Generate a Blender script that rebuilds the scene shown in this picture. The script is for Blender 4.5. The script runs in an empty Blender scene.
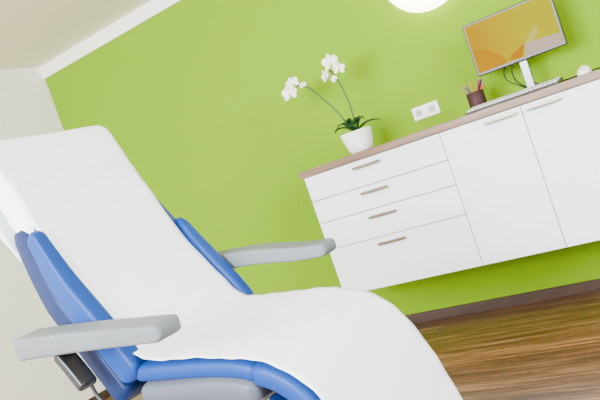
import bpy, bmesh, random
from math import *
from mathutils import Matrix, Vector
random.seed(4)
S=bpy.context.scene
COL=S.collection
# ---------------------------------------------------------------- materials
def mat(name,col,rough=.5,metal=0,spec=.5,emis=None,es=0,bump=0,bscale=60,sheen=0,coat=0):
    m=bpy.data.materials.new(name);m.use_nodes=True
    nt=m.node_tree;b=nt.nodes['Principled BSDF']
    b.inputs['Base Color'].default_value=(*col,1);b.inputs['Roughness'].default_value=rough
    b.inputs['Metallic'].default_value=metal;b.inputs['Specular IOR Level'].default_value=spec
    b.inputs['Coat Weight'].default_value=coat
    if emis: b.inputs['Emission Color'].default_value=(*emis,1);b.inputs['Emission Strength'].default_value=es
    tc=nt.nodes.new('ShaderNodeTexCoord');n=nt.nodes.new('ShaderNodeTexNoise')
    n.inputs['Scale'].default_value=bscale;nt.links.new(tc.outputs['Object'],n.inputs['Vector'])
    if bump:
        bp=nt.nodes.new('ShaderNodeBump');bp.inputs['Strength'].default_value=bump;bp.inputs['Distance'].default_value=.01
        nt.links.new(n.outputs['Fac'],bp.inputs['Height']);nt.links.new(bp.outputs['Normal'],b.inputs['Normal'])
    return m
def wood(name,c1,c2,c3,plank=None,rough=.4,scale=(1.2,14,14)):
    m=bpy.data.materials.new(name);m.use_nodes=True;nt=m.node_tree;b=nt.nodes['Principled BSDF'];L=nt.links.new
    tc=nt.nodes.new('ShaderNodeTexCoord');mp=nt.nodes.new('ShaderNodeMapping');mp.inputs['Scale'].default_value=scale
    vec=tc.outputs['Object']
    br=None
    if plank:
        br=nt.nodes.new('ShaderNodeTexBrick');br.inputs['Color1'].default_value=(0,0,0,1);br.inputs['Color2'].default_value=(1,1,1,1)
        br.inputs['Mortar'].default_value=(.5,.5,.5,1)
        br.inputs['Scale'].default_value=1;br.inputs['Brick Width'].default_value=plank[0];br.inputs['Row Height'].default_value=plank[1]
        br.inputs['Mortar Size'].default_value=.0022;br.offset=.37
        L(tc.outputs['Object'],br.inputs['Vector'])
        mul=nt.nodes.new('ShaderNodeVectorMath');mul.operation='MULTIPLY_ADD'
        L(br.outputs['Color'],mul.inputs[0]);mul.inputs[1].default_value=(3.1,1.7,5);L(tc.outputs['Object'],mul.inputs[2])
        vec=mul.outputs[0]
    L(vec,mp.inputs['Vector'])
    n=nt.nodes.new('ShaderNodeTexNoise');n.inputs['Scale'].default_value=1.6;n.inputs['Detail'].default_value=9;n.inputs['Roughness'].default_value=.68;n.inputs['Distortion'].default_value=.5
    L(mp.outputs[0],n.inputs['Vector'])
    r=nt.nodes.new('ShaderNodeValToRGB');e=r.color_ramp.elements
    e[0].position=.34;e[0].color=(*c1,1);e[1].position=.66;e[1].color=(*c3,1);x=e.new(.5);x.color=(*c2,1)
    L(n.outputs['Fac'],r.inputs['Fac'])
    out=r.outputs['Color']
    if br:
        hsv=nt.nodes.new('ShaderNodeHueSaturation');mr=nt.nodes.new('ShaderNodeMapRange')
        mr.inputs['To Min'].default_value=.72;mr.inputs['To Max'].default_value=1.3
        L(br.outputs['Color'],mr.inputs['Value']);L(mr.outputs[0],hsv.inputs['Value']);L(out,hsv.inputs['Color'])
        mx=nt.nodes.new('ShaderNodeMixRGB');L(br.outputs['Fac'],mx.inputs['Fac']);L(hsv.outputs[0],mx.inputs[1]);mx.inputs[2].default_value=(*[k*.4 for k in c1],1)
        out=mx.outputs[0]
    L(out,b.inputs['Base Color']);b.inputs['Roughness'].default_value=rough
    return m
M={}
M['green']=mat('wall_paint_green',(.17,.33,.0),.7,bump=.03,bscale=180,spec=.08)
M['white_wall']=mat('wall_paint_white',(.82,.80,.72),.7,bump=.03,bscale=180)
M['ceil']=mat('ceiling_paint',(.88,.78,.61),.8,bump=.02,bscale=150)
M['trimw']=mat('trim_paint_white',(.93,.92,.88),.6)
M['lac']=mat('white_lacquer',(.90,.925,.96),.12,coat=.3)
M['gap']=mat('dark_gap',(.08,.08,.09),.7)
M['steel']=mat('brushed_steel',(.22,.175,.13),.3,metal=1)
M['floor']=wood('walnut_planks',(.045,.017,.006),(.14,.060,.022),(.33,.175,.08),plank=(1.6,.16),rough=.33,scale=(1.1,24,14))
M['base']=wood('baseboard_wood',(.022,.010,.006),(.038,.017,.009),(.06,.028,.016),scale=(1,20,20),rough=.6)
M['top']=wood('oak_top',(.12,.066,.034),(.185,.105,.058),(.26,.16,.095),scale=(1.5,25,25),rough=.4)
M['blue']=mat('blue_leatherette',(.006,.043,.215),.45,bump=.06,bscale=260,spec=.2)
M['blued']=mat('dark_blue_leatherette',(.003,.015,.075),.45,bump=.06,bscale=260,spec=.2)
M['shell']=mat('grey_plastic_shell',(.08,.092,.12),.45,spec=.3)
M['arm']=mat('armrest_grey_pu',(.14,.158,.172),.5,bump=.04,bscale=300,spec=.3)
M['paper']=mat('paper_sheet',(.90,.94,1.0),.85,bump=.04,bscale=25)
M['black']=mat('black_plastic',(.012,.012,.014),.35)
M['metal']=mat('chair_metal',(.6,.6,.62),.3,metal=.9)
M['pot']=mat('pot_ceramic',(.92,.92,.92),.2)
M['soil']=mat('bark_soil',(.06,.035,.02),.9,bump=.6)
M['leaf']=mat('orchid_leaf',(.012,.055,.012),.35)
M['stem']=mat('orchid_stem',(.035,.05,.018),.5)
M['petal']=mat('orchid_petal',(.90,.87,.74),.6)
M['lip']=mat('orchid_lip',(.55,.45,.06),.5)
M['lampglow']=mat('lamp_glass',(1,.97,.9),.3,emis=(1,.88,.58),es=10)
M['plastic']=mat('white_plastic',(.9,.9,.9),.3)
M['kbd']=mat('keyboard_keys',(.55,.57,.60),.4)
M['alu']=mat('aluminium',(.20,.20,.22),.35,metal=.8)
M['cup']=mat('pen_cup_mesh',(.04,.013,.015),.5,spec=.2)
M['cable']=mat('cable_black',(.015,.015,.015),.5)
# ---------------------------------------------------------------- helpers
def obj(name,verts,faces,m,parent=None,smooth=False,ms=None):
    me=bpy.data.meshes.new(name);me.from_pydata([tuple(v) for v in verts],[],faces);me.update()
    bm=bmesh.new();bm.from_mesh(me);bmesh.ops.recalc_face_normals(bm,faces=bm.faces);bm.to_mesh(me);bm.free()
    o=bpy.data.objects.new(name,me);COL.objects.link(o);me.materials.append(m)
    if smooth:
        for p in me.polygons:p.use_smooth=True
    if parent:o.parent=parent
    return o
def empty(name,loc=(0,0,0),rz=0):
    e=bpy.data.objects.new(name,None);COL.objects.link(e);e.location=loc;e.rotation_euler=(0,0,rz);e.empty_display_size=.1;return e
def box(name,a,b,m,parent=None,bev=0,seg=2):
    x0,y0,z0=a;x1,y1,z1=b
    v=[(x0,y0,z0),(x1,y0,z0),(x1,y1,z0),(x0,y1,z0),(x0,y0,z1),(x1,y0,z1),(x1,y1,z1),(x0,y1,z1)]
    f=[(0,1,2,3),(4,5,6,7),(0,1,5,4),(1,2,6,5),(2,3,7,6),(3,0,4,7)]
    o=obj(name,v,f,m,parent)
    if bev:
        d=o.modifiers.new('b','BEVEL');d.width=bev;d.segments=seg;d.limit_method='ANGLE'
        for p in o.data.polygons:p.use_smooth=True
        w=o.modifiers.new('w','WEIGHTED_NORMAL')
    return o
def lathe(name,prof,m,parent=None,loc=(0,0,0),n=40,rot=None,sq=0):
    v=[];f=[]
    for r,z in prof:
        for i in range(n):
            a=2*pi*i/n
            k=1.0
            if sq: k=1/((abs(cos(a))**sq+abs(sin(a))**sq)**(1/sq))
            v.append(Vector((r*k*cos(a),r*k*sin(a),z)))
    for j in range(len(prof)-1):
        for i in range(n):
            f.append((j*n+i,j*n+(i+1)%n,(j+1)*n+(i+1)%n,(j+1)*n+i))
    f.append(tuple(range(n)));f.append(tuple((len(prof)-1)*n+i for i in range(n)))
    if rot: v=[rot@p for p in v]
    v=[p+Vector(loc) for p in v]
    o=obj(name,v,f,m,parent,True)
    e=o.modifiers.new('e','EDGE_SPLIT');e.split_angle=radians(50)
    return o
def tube(name,pts,r,m,parent=None,res=8,radii=None):
    cu=bpy.data.curves.new(name,'CURVE');cu.dimensions='3D';cu.bevel_depth=r;cu.bevel_resolution=4;cu.resolution_u=res;cu.use_fill_caps=True
    sp=cu.splines.new('BEZIER');sp.bezier_points.add(len(pts)-1)
    for i,p in enumerate(pts):
        b=sp.bezier_points[i];b.co=p;b.handle_left_type=b.handle_right_type='AUTO'
        if radii:b.radius=radii[i]
    o=bpy.data.objects.new(name,cu);COL.objects.link(o);cu.materials.append(m)
    if parent:o.parent=parent
    return o
def catmull(P,n=8):
    P=[Vector(p) for p in P];out=[]
    Q=[P[0]*2-P[1]]+P+[P[-1]*2-P[-2]]
    for i in range(1,len(Q)-2):
        for k in range(n):
            t=k/n;a,b,c,d=Q[i-1],Q[i],Q[i+1],Q[i+2]
            out.append(.5*((2*b)+(c-a)*t+(2*a-5*b+4*c-d)*t*t+(3*b-a-3*c+d)*t**3))
    out.append(P[-1]);return out
def cushion(name,path,width,thick,m,parent,y0=0,off=0,endr=.04,ex=5,crown=0,n=48,wf=None,tf=None):
    """padded slab swept along an xz path; path is its upper surface"""
    C=catmull([(p[0],p[1]) for p in path],10)
    s=[0]
    for i in range(1,len(C)):s.append(s[-1]+(C[i]-C[i-1]).length)
    T=s[-1]
    par=[];k=8
    for i in range(k):par.append(endr*(1-cos(pi/2*i/k)))
    par+= [endr+(T-2*endr)*i/40 for i in range(41)]
    for i in range(k-1,-1,-1):par.append(T-endr*(1-cos(pi/2*i/k)))
    def at(q):
        q=min(max(q,0),T)
        for i in range(1,len(s)):
            if q<=s[i]+1e-9:
                f=(q-s[i-1])/max(1e-9,s[i]-s[i-1]);p=C[i-1].lerp(C[i],f);a=C[min(i+1,len(C)-1)]-C[max(i-2,0)];return p,a.normalized()
        return C[-1],(C[-1]-C[-2]).normalized()
    v=[];f=[];N=n
    for q in par:
        p,t=at(q);nn=Vector((-t.y,t.x))
        if nn.y<0: nn=-nn
        e=min(q,T-q)
        sh=1.0 if e>=endr else sqrt(max(0,1-(1-e/endr)**2))
        sh=max(sh,.02)
        fr=q/T
        W=width*(wf(fr) if wf else 1);H=thick*(tf(fr) if tf else 1)
        hw=W/2-min(endr*.8,W*.4)*(1-sh);hh=H/2*sh
        cx=p+nn*(off-H/2)
        for i in range(N):
            a=2*pi*i/N;ca,sa=cos(a),sin(a)
            yy=hw*(abs(ca)**(2/ex))*(1 if ca>0 else -1);zz=hh*(abs(sa)**(2/ex))*(1 if sa>0 else -1)
            if crown and sa>0: zz+=crown*sh*(1-(yy/hw)**2)
            P=cx+nn*zz
            v.append((P.x,y0+yy,P.y))
    R=len(par)
    for j in range(R-1):
        for i in range(N):f.append((j*N+i,j*N+(i+1)%N,(j+1)*N+(i+1)%N,(j+1)*N+i))
    f.append(tuple(range(N)));f.append(tuple((R-1)*N+i for i in range(N)))
    return obj(name,v,f,m,parent,True)
# ---------------------------------------------------------------- room
XL,XR,YW,YF,ZC=-4.124,2.3,3.648,-2.2,2.466
box('floor',(XL-.1,YF-.1,-.1),(XR+.1,YW+.1,0),M['floor'])
box('ceiling',(XL-.1,YF-.1,ZC),(XR+.1,YW+.1,ZC+.1),M['ceil'])
box('wall_back',(XL-.1,YW,0),(XR+.1,YW+.1,ZC),M['green'])
box('wall_left',(XL-.1,YF-.1,0),(XL,YW,ZC),M['white_wall'])
box('trim_1',(XL,YW-.012,2.373),(XR,YW,ZC),M['trimw'])
box('baseboard_back',(XL,YW-.015,0),(XR,YW,.06),M['base'],bev=.003)
box('baseboard_left',(XL,YF,0),(XL+.015,YW-.015,.06),M['base'],bev=.003)
# ---------------------------------------------------------------- cabinet
YC=3.178;X0=-1.95;XE=-.353;ZB=.358;ZT=1.035
cab=empty('wall_cabinet')
box('carcass',(X0+.002,YC+.019,ZB+.002),(XE-.002,YW-.001,ZT),M['lac'],cab)
box('carcass_front_shadow',(X0+.004,YC+.016,ZB+.004),(XE-.004,YC+.02,ZT-.001),M['gap'],cab)
box('countertop',(X0-.015,YC-.012,ZT+.001),(XE+.015,YW-.001,ZT+.036),M['top'],cab,bev=.002)
g=.002
zs=[ZT-.001,.897,.772,.622,ZB]
for i in range(4):
    box('drawer_%d'%(i+1),(X0+g,YC,zs[i+1]+g),(-1.15-g,YC+.018,zs[i]-g),M['lac'],cab,bev=.0015)
xs=[-1.15,-.753,XE]
for i in range(2):
    box('door_panel_%d'%(i+1),(xs[i]+g,YC,ZB+g),(xs[i+1]-g,YC+.018,ZT-.001-g),M['lac'],cab,bev=.0015)
def handle(k,xa,xb,z):
    h=empty('handle_%d'%k);h.parent=cab
    box('bar',(xa,YC-.032,z-.007),(xb,YC-.024,z+.007),M['steel'],h,bev=.002)
    for x in (xa+.012,xb-.012):
        box('post',(x-.005,YC-.026,z-.005),(x+.005,YC+.001,z+.005),M['steel'],h,bev=.001)
for k,z in enumerate((1.0,.865,.735,.59)):handle(k+1,-1.64,-1.485,z)
handle(5,-.925,-.775,1.008);handle(6,-.725,-.575,1.008)
CT=ZT+.036
# ---------------------------------------------------------------- socket
so=empty('wall_socket',(-1.348,YW,1.165))
box('plate',(-.078,-.009,-.036),(.078,-.0005,.036),M['plastic'],so,bev=.003)
for i,x in enumerate((-.038,.038)):
    R=Matrix.Rotation(pi/2,3,'X')
    lathe('insert_%d'%i,[(.026,0),(.026,.003),(.021,.003),(.020,.0005)],M['plastic'],so,(x,-.009,0),rot=R)
    lathe('well_%d'%i,[(.0195,0),(.0195,.0012)],mat('socket_shade',(.45,.45,.45),.5),so,(x,-.0092,0),rot=R)
    for dx in (-.009,.009):
        lathe('pin_hole_%d'%i,[(.003,0),(.003,.001)],M['black'],so,(x+dx,-.0104,0),rot=R,n=12)
# ---------------------------------------------------------------- wall lamp
la=empty('wall_lamp',(-1.115,YW,1.892))
R=Matrix.Rotation(pi/2,3,'X')
lathe('rim',[(.21,0),(.215,.004),(.215,.03)],M['plastic'],la,(0,-.001,0),n=64,rot=R)
lathe('diffuser',[(.215,.02),(.232,.024),(.24,.034),(.235,.048),(.21,.062),(.17,.074),(.11,.082),(.05,.085),(.005,.086)],M['lampglow'],la,(0,-.001,0),n=64,rot=R)
# ---------------------------------------------------------------- monitor
mo=empty('computer_monitor',(-.742,3.43,CT))
z0,z1=.157,.418;hw=.217
box('casing',(-hw,0,z0),(hw,.028,z1),M['black'],mo,bev=.005)
bez=.011
sm=bpy.data.materials.new('screen_wallpaper');sm.use_nodes=True;nt=sm.node_tree;b=nt.nodes['Principled BSDF']
tc=nt.nodes.new('ShaderNodeTexCoord');sx=nt.nodes.new('ShaderNodeSeparateXYZ');nt.links.new(tc.outputs['Generated'],sx.inputs[0])
rp=nt.nodes.new('ShaderNodeValToRGB');e=rp.color_ramp.elements
e[0].color=(.80,.44,.0,1);e[1].color=(.76,.66,.0,1);e[0].position=.1;e[1].position=.6
nt.links.new(sx.outputs['X'],rp.inputs['Fac']);nt.links.new(rp.outputs[0],b.inputs['Emission Color']);b.inputs['Emission Strength'].default_value=1.15;b.inputs['Roughness'].default_value=.35
b.inputs['Base Color'].default_value=(.002,.002,.001,1);b.inputs['Specular IOR Level'].default_value=0.0
xa,xb,za,zb=-hw+bez,hw-bez,z0+bez+.004,z1-bez
def scr(name,pts,m,d=.0005):
    v=[(xa+(xb-xa)*p[0],-d,za+(zb-za)*p[1]) for p in pts]
    return obj(name,v,[tuple(range(len(v)))],m,mo)
scr('screen',[(0,0),(1,0),(1,1),(0,1)],sm)
def em(n,c,s=1.15):
    return mat(n,(.002,.002,.002),.4,emis=c,es=s,spec=.0)
scr('wallpaper_fold_1',[(.0,.0),(.36,.0),(.30,.22),(.16,.42),(.0,.50)],em('wp_ochre',(.76,.36,.0)),.0009)
scr('wallpaper_fold_2',[(.56,0),(1,0),(1,.20),(.60,.25)],em('wp_cream',(.80,.62,.46)),.0009)
scr('wallpaper_fold_3',[(.52,0),(.60,.25),(.42,.12),(.38,.04)],em('wp_red',(.74,.29,.0)),.0010)
scr('wallpaper_fold_4',[(.60,.25),(.74,.50),(.80,.48),(.72,.23)],em('wp_yellow',(.85,.76,.12)),.0010)
box('stand_neck',(-.02,.03,.01),(.02,.05,.24),M['alu'],mo,bev=.004)
box('stand_bracket',(-.04,.02,.2),(.04,.045,.27),M['black'],mo,bev=.004)
lathe('stand_foot',[(.10,.001),(.10,.008),(.095,.012),(.03,.016),(.005,.016)],M['alu'],mo,(0,.03,0),n=48,sq=3.5)
for i,(dx,k) in enumerate(((-.09,.03),(-.05,.0),(.03,-.03))):
    tube('cable_%d'%i,[(dx*.5,.04,.20),(dx-.02,.06,.12),(dx+k,.09,.05),(dx+.1,.12,.005),(dx+.2,.13,.004)],.0032,M['cable'],mo)
# keyboard
kb=empty('keyboard',(-.79,3.27,CT),radians(0))
v=[(-.22,-.065,0.001),(.22,-.065,.001),(.22,.065,.001),(-.22,.065,.001),(-.22,-.065,.009),(.22,-.065,.009),(.22,.065,.022),(-.22,.065,.022)]
o=obj('body',v,[(0,1,2,3),(4,5,6,7),(0,1,5,4),(1,2,6,5),(2,3,7,6),(3,0,4,7)],M['black'],kb);d=o.modifiers.new('b','BEVEL');d.width=.003;d.segments=2
vs=[];fs=[]
for r_ in range(5):
    for c in range(20):
        x=-.21+c*.0212;y=-.056+r_*.0225;zb_=.0095+(y+.065)*.1
        n=len(vs);w=.018;dd=.018
        for dz in (0,.006):
            k=0 if dz==0 else .0015
            vs+=[(x+k,y+k,zb_+dz),(x+w-k,y+k,zb_+dz),(x+w-k,y+dd-k,zb_+dz+.002),(x+k,y+dd-k,zb_+dz+.002)]
        fs+=[(n+4,n+5,n+6,n+7),(n,n+1,n+5,n+4),(n+1,n+2,n+6,n+5),(n+2,n+3,n+7,n+6),(n+3,n,n+4,n+7)]
obj('keys',vs,fs,M['kbd'],kb)
# mouse
mu=empty('computer_mouse',(-.475,3.30,CT))
v=[];f=[];nu,nv=20,10
for j in range(nv+1):
    ph=pi/2*j/nv
    for i in range(nu):
        a=2*pi*i/nu
        v.append((.031*cos(ph)**.6*cos(a),.055*cos(ph)**.6*sin(a),.001+.034*sin(ph)*(1+.15*sin(a))))
for j in range(nv):
    for i in range(nu):f.append((j*nu+i,j*nu+(i+1)%nu,(j+1)*nu+(i+1)%nu,(j+1)*nu+i))
f.append(tuple(range(nu)))
obj('shell',v,f,M['plastic'],mu,True)
tube('mouse_cable',[(0,.05,.01),(.02,.10,.004),(-.03,.16,.004),(-.10,.22,.004)],.003,M['cable'],mu)
tube('desk_cable',[(-.12,.20,.004),(-.02,.12,.004),(.0,.16,.006),(.08,.10,.004),(.11,.16,.004)],.003,M['cable'],mu)
box('scroll_wheel',(-.003,.02,.03),(.003,.035,.0375),M['black'],mu,bev=.001)
# pen cup
pc=empty('pencil_cup',(-1.0,3.43,CT));pc.scale=(1.15,1.15,1.15)
lathe('cup',[(.036,.001),(.038,.004),(.038,.082),(.036,.084),(.034,.082),(.034,.008),(.01,.007)],M['cup'],pc,n=32)
cols=[(.4,.03,.03),(.03,.06,.25),(.5,.22,.03),(.03,.03,.03),(.3,.2,.08),(.25,.03,.05),(.05,.18,.08),(.1,.1,.1),(.03,.03,.03),(.35,.05,.02)]
for i,c in enumerate(cols):
    a=i*2.4;top=Vector((.045*cos(a),.035*sin(a),.105+.02*((i*7)%3)/2));bot=Vector((-.02*cos(a),-.02*sin(a),.01))
    tube('pen_%d'%i,[bot,bot.lerp(top,.5),top],.0045,mat('pen_%d'%i,c,.4),pc)
    tip=top+(top-bot).normalized()*.012
    tube('pen_tip_%d'%i,[top,top.lerp(tip,.5),tip],.004,mat('pen_wood_%d'%i,(.3,.18,.08),.6),pc,radii=[1,.6,.15])
# ---------------------------------------------------------------- orchid
orc=empty('potted_orchid',(-1.638,3.328,CT))
lathe('pot',[(.050,.001),(.058,.005),(.068,.035),(.076,.075),(.082,.110),(.082,.114),(.078,.114),(.074,.095),(.01,.09)],M['pot'],orc,n=48,sq=2.5)
lathe('soil',[(.071,.088),(.073,.10),(.05,.106),(.005,.108)],M['soil'],orc,n=24)
def leaf(k,ang,ln,lift,w):
    v=[];f=[];n=12
    for i in range(n+1):
        t=i/n;r=ln*t;z=.104+lift*sin(t*pi*.62)-.02*t*t
        ww=w*sin(pi*min(1,(t*.9+.08)))**.7
        cx,cy=cos(ang)*r,sin(ang)*r;px,py=-sin(ang),cos(ang)
        for q in (-1,-.5,0,.5,1):v.append((cx+px*ww*q,cy+py*ww*q,z+.35*ww*abs(q)))
    for i in range(n):
        for j in range(4):f.append((i*5+j,i*5+j+1,i*5+6+j,i*5+5+j))
    o=obj('leaf_%d'%k,v,f,M['leaf'],orc,True);s=o.modifiers.new('s','SOLIDIFY');s.thickness=.002
for k,(a,l,li,w) in enumerate(((radians(10),.15,.045,.024),(radians(185),.12,.06,.024),(radians(-60),.12,.05,.026),(radians(110),.13,.07,.022),(radians(235),.10,.075,.024),(radians(330),.11,.08,.022),(radians(80),.08,.09,.02),(radians(265),.07,.09,.02))):leaf(k,a,l,li,w)
tube('stem_1',[(-.01,0,.10),(-.05,-.01,.22),(-.12,-.01,.34),(-.19,-.01,.43),(-.235,-.015,.455),(-.285,-.02,.43)],.0045,M['stem'],orc)
tube('stem_2',[(.005,0,.10),(.018,0,.22),(.008,0,.35),(-.005,-.01,.43),(-.02,-.02,.475),(.0,-.03,.495)],.0045,M['stem'],orc)
def petal(v,f,Mx,ln,w,cup):
    n=6;b=len(v)
    for i in range(n+1):
        t=i/n;ww=w*sin(pi*(.06+.88*t))**.65
        for q in (-1,0,1):v.append(Mx@Vector((ww*q,ln*t,cup*t*t-.15*ww*abs(q))))
    for i in range(n):
        for j in range(2):f.append((b+i*3+j,b+i*3+j+1,b+i*3+4+j,b+i*3+3+j))
def flower(k,loc,face,sz,roll=0):
    v=[];f=[]
    q=Vector(face).normalized().to_track_quat('Z','Y').to_matrix()@Matrix.Rotation(roll,3,'Z')
    for a in (0,130,230):petal(v,f,q@Matrix.Rotation(radians(a),3,'Z'),sz,sz*.30,.2*sz)
    for a in (68,292):petal(v,f,q@Matrix.Rotation(radians(a),3,'Z'),sz*1.02,sz*.55,.15*sz)
    o=obj('flower_%d'%k,[p+Vector(loc) for p in v],f,M['petal'],orc,True);s=o.modifiers.new('s','SOLIDIFY');s.thickness=.001
    ss=o.modifiers.new('ss','SUBSURF');ss.levels=1;ss.render_levels=1
    v=[];f=[]
    petal(v,f,q@Matrix.Rotation(radians(180),3,'Z'),sz*.42,sz*.16,.4*sz)
    o=obj('flower_lip_%d'%k,[p+Vector(loc)+q@Vector((0,0,.003)) for p in v],f,M['lip'],orc,True)
fl=[((-.29,-.03,.43),(.2,-1,.1),.047,0),((-.25,-.035,.475),(.6,-1,.2),.038,.3),((-.31,-.01,.455),(-.6,-1,.2),.028,-.3),((-.20,-.02,.445),(.3,-1,.5),.020,.1),
 ((.01,-.04,.495),(.1,-1,.0),.047,0),((-.045,-.035,.44),(-.5,-1,.1),.034,.3),((.04,-.03,.45),(.6,-1,-.1),.034,-.2),((-.004,-.03,.41),(.1,-1,-.2),.020,.5)]
for k,a in enumerate(fl):flower(k,*a)
# ---------------------------------------------------------------- treatment chair
ch=empty('treatment_chair',(-1.339,1.493,0),radians(-2.4))
YS=.028
back=[(-.115,.735),(-.20,.87),(-.30,1.04),(-.355,1.18),(-.365,1.205)]
cushion('backrest_cushion',back,.56,.055,M['blue'],ch,y0=YS,off=0,endr=.03,ex=8,wf=lambda t:1-.17*max(0,(t-.55)/.45))
back2=[(-.115,.68),(-.20,.84),(-.30,1.03),(-.350,1.17),(-.36,1.21)]
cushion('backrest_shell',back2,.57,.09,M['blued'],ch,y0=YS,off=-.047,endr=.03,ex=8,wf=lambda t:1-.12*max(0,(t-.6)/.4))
bol=[(-.10,.71),(-.155,.81),(-.215,.91),(-.275,1.01),(-.325,1.12),(-.345,1.17)]
cushion('side_bolster_1',bol,.058,.085,M['blue'],ch,y0=YS-.264,off=.012,endr=.03,ex=6,tf=lambda t:1-.45*max(0,(t-.55)/.45),wf=lambda t:1-.3*max(0,(t-.6)/.4))
cushion('side_bolster_2',bol[:4]+[(-.30,1.07)],.052,.085,M['blue'],ch,y0=YS+.258,off=.014,endr=.06,ex=4,tf=lambda t:1-.35*max(0,(t-.55)/.45),wf=lambda t:1-.3*max(0,(t-.6)/.4))
cushion('headrest',[(-.350,1.165),(-.385,1.25),(-.42,1.34),(-.463,1.445)],.46,.12,M['paper'],ch,y0=.01,off=.0,endr=.045,ex=5)
seat=[(-.14,.738),(-.02,.732),(.12,.724),(.24,.708),(.31,.685)]
cushion('seat_cushion',seat,.56,.062,M['blue'],ch,y0=YS,endr=.035,ex=5)
cushion('seat_shell',[(-.125,.690),(.0,.686),(.15,.680),(.25,.665),(.30,.64)],.585,.085,M['shell'],ch,y0=YS,endr=.035,ex=5)
leg=[(.27,.700),(.35,.672),(.425,.605),(.475,.48),(.515,.34),(.55,.22)]
cushion('legrest_cushion',leg,.53,.075,M['blue'],ch,y0=YS*.5,endr=.04,ex=5)
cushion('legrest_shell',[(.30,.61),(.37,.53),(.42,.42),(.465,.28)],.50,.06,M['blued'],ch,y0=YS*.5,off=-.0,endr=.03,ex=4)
# armrests
def arm(name,y,dx=0,dz=0):
    pa=[(-.360,.907),(-.30,.904),(-.1,.890),(.10,.872+dz),(.205+dx,.862+dz)]
    cushion(name,pa,.095,.048,M['arm'],ch,y0=y,endr=.022,ex=7,wf=lambda t:1.05-.15*t,tf=lambda t:1.35-.45*t)
    sg=1 if y>0 else -1
    tube(name+'_bracket',[(-.25,y,.865),(-.255,y-sg*.02,.85),(-.26,y-sg*.08,.84)],.022,M['shell'],ch)
arm('armrest_1',-.366);arm('armrest_2',.366,.0,-.016)
# paper sheet
def sheet(name,path,off,parent):
    C=catmull([(p[0],p[1]) for p in path],10);W=[p[2:] for p in path]
    v=[];f=[];ny=30
    for i,p in enumerate(C):
        a=C[min(i+1,len(C)-1)]-C[max(i-1,0)];a.normalize();nn=Vector((-a.y,a.x)); 
        fi=i/10;k=min(int(fi),len(W)-2);wa=W[k][0]+(W[k+1][0]-W[k][0])*(fi-k);wb=W[k][1]+(W[k+1][1]-W[k][1])*(fi-k)
        for j in range(ny+1):
            t=j/ny;u_=-1+2*t;y=wa+(wb-wa)*t
            wav=.0015*sin(i*.33+u_*2.1)*abs(u_)**2+.001*sin(i*.9+u_*5)
            q=p+nn*(off+wav)
            v.append((q.x,y,q.y))
    R=len(C)
    for i in range(R-1):
        for j in range(ny):f.append((i*(ny+1)+j,i*(ny+1)+j+1,(i+1)*(ny+1)+j+1,(i+1)*(ny+1)+j))
    o=obj(name,v,f,M['paper'],parent,True);s=o.modifiers.new('s','SOLIDIFY');s.thickness=.0008;s.offset=0
    return o
a_,b_=-.225,.252
sheet('paper_cover',[(-.475,1.10,a_,b_),(-.53,1.20,a_,b_),(-.575,1.32,a_,b_),(-.58,1.42,a_,b_),(-.53,1.462,a_,b_),(-.468,1.450,a_,b_),(-.42,1.34,a_,b_),(-.375,1.227,a_,b_),(-.30,1.04,a_,b_),(-.20,.87,a_,b_),(-.13,.770,-.235,.255),(-.06,.740,-.25,.265),(.06,.730,-.26,.27),(.18,.718,-.26,.27),(.27,.702,-.255,.265),(.355,.672,-.25,.255),(.43,.605,-.245,.25),(.482,.48,-.245,.25),(.522,.34,-.245,.25),(.56,.20,-.245,.25)],.005,ch)
# base
lathe('base_column',[(.09,.06),(.09,.45),(.08,.46),(.08,.60)],M['plastic'],ch,(.06,0,0),n=32)
box('base_foot',(-.38,-.27,.012),(.42,.27,.075),M['plastic'],ch,bev=.025,seg=4)
box('seat_frame',(-.16,-.2,.56),(.22,.2,.62),M['metal'],ch,bev=.008)
for x in (-.32,.36):
    for y in (-.22,.22):lathe('foot_pad',[(.025,0),(.025,.014)],M['black'],ch,(x,y,0),n=16)
# hand control
hc=empty('hand_control');hc.parent=ch
cushion('remote_body',[(-.275,.838),(-.24,.785),(-.207,.728)],.056,.034,M['black'],hc,y0=-.325,endr=.012,ex=4)
tube('remote_cable',[(-.212,-.325,.72),(-.185,-.335,.69),(-.155,-.33,.655),(-.12,-.31,.62),(-.03,-.22,.59)],.0055,M['cable'],hc)
# ---------------------------------------------------------------- lights
def area(name,loc,tgt,sx_,sy_,e,c=(1,1,1)):
    l=bpy.data.lights.new(name,'AREA');l.shape='RECTANGLE';l.size=sx_;l.size_y=sy_;l.energy=e;l.color=c
    o=bpy.data.objects.new(name,l);COL.objects.link(o);o.location=loc
    o.rotation_euler=(Vector(tgt)-Vector(loc)).to_track_quat('-Z','Y').to_euler();return o
area('window_light',(-1.8,-2.0,1.85),(-2.1,3,1.1),2.6,1.1,640,(.92,.965,1))
area('side_window_light',(2.2,.6,1.9),(-2,1.5,.8),2.0,1.0,230,(.95,.98,1))
w=bpy.data.worlds.new('world');S.world=w;w.use_nodes=True
w.node_tree.nodes['Background'].inputs[0].default_value=(.90,.95,1,1);w.node_tree.nodes['Background'].inputs[1].default_value=1.35
# ---------------------------------------------------------------- camera
h,yaw,pt,ro,fl_=1.0813,.5656,-.0401,.3344,689.62
d=Vector((-sin(yaw)*cos(pt),cos(yaw)*cos(pt),sin(pt)));r0=Vector((cos(yaw),sin(yaw),0));u0=r0.cross(d)
u=u0*cos(ro)+r0*sin(ro);r=r0*cos(ro)-u0*sin(ro)
cam=bpy.data.cameras.new('camera');co=bpy.data.objects.new('camera',cam);COL.objects.link(co)
co.matrix_world=Matrix(((r.x,u.x,-d.x,0),(r.y,u.y,-d.y,0),(r.z,u.z,-d.z,h),(0,0,0,1)))
cam.sensor_width=36;cam.lens=fl_*36/600;cam.clip_start=.02
S.camera=co
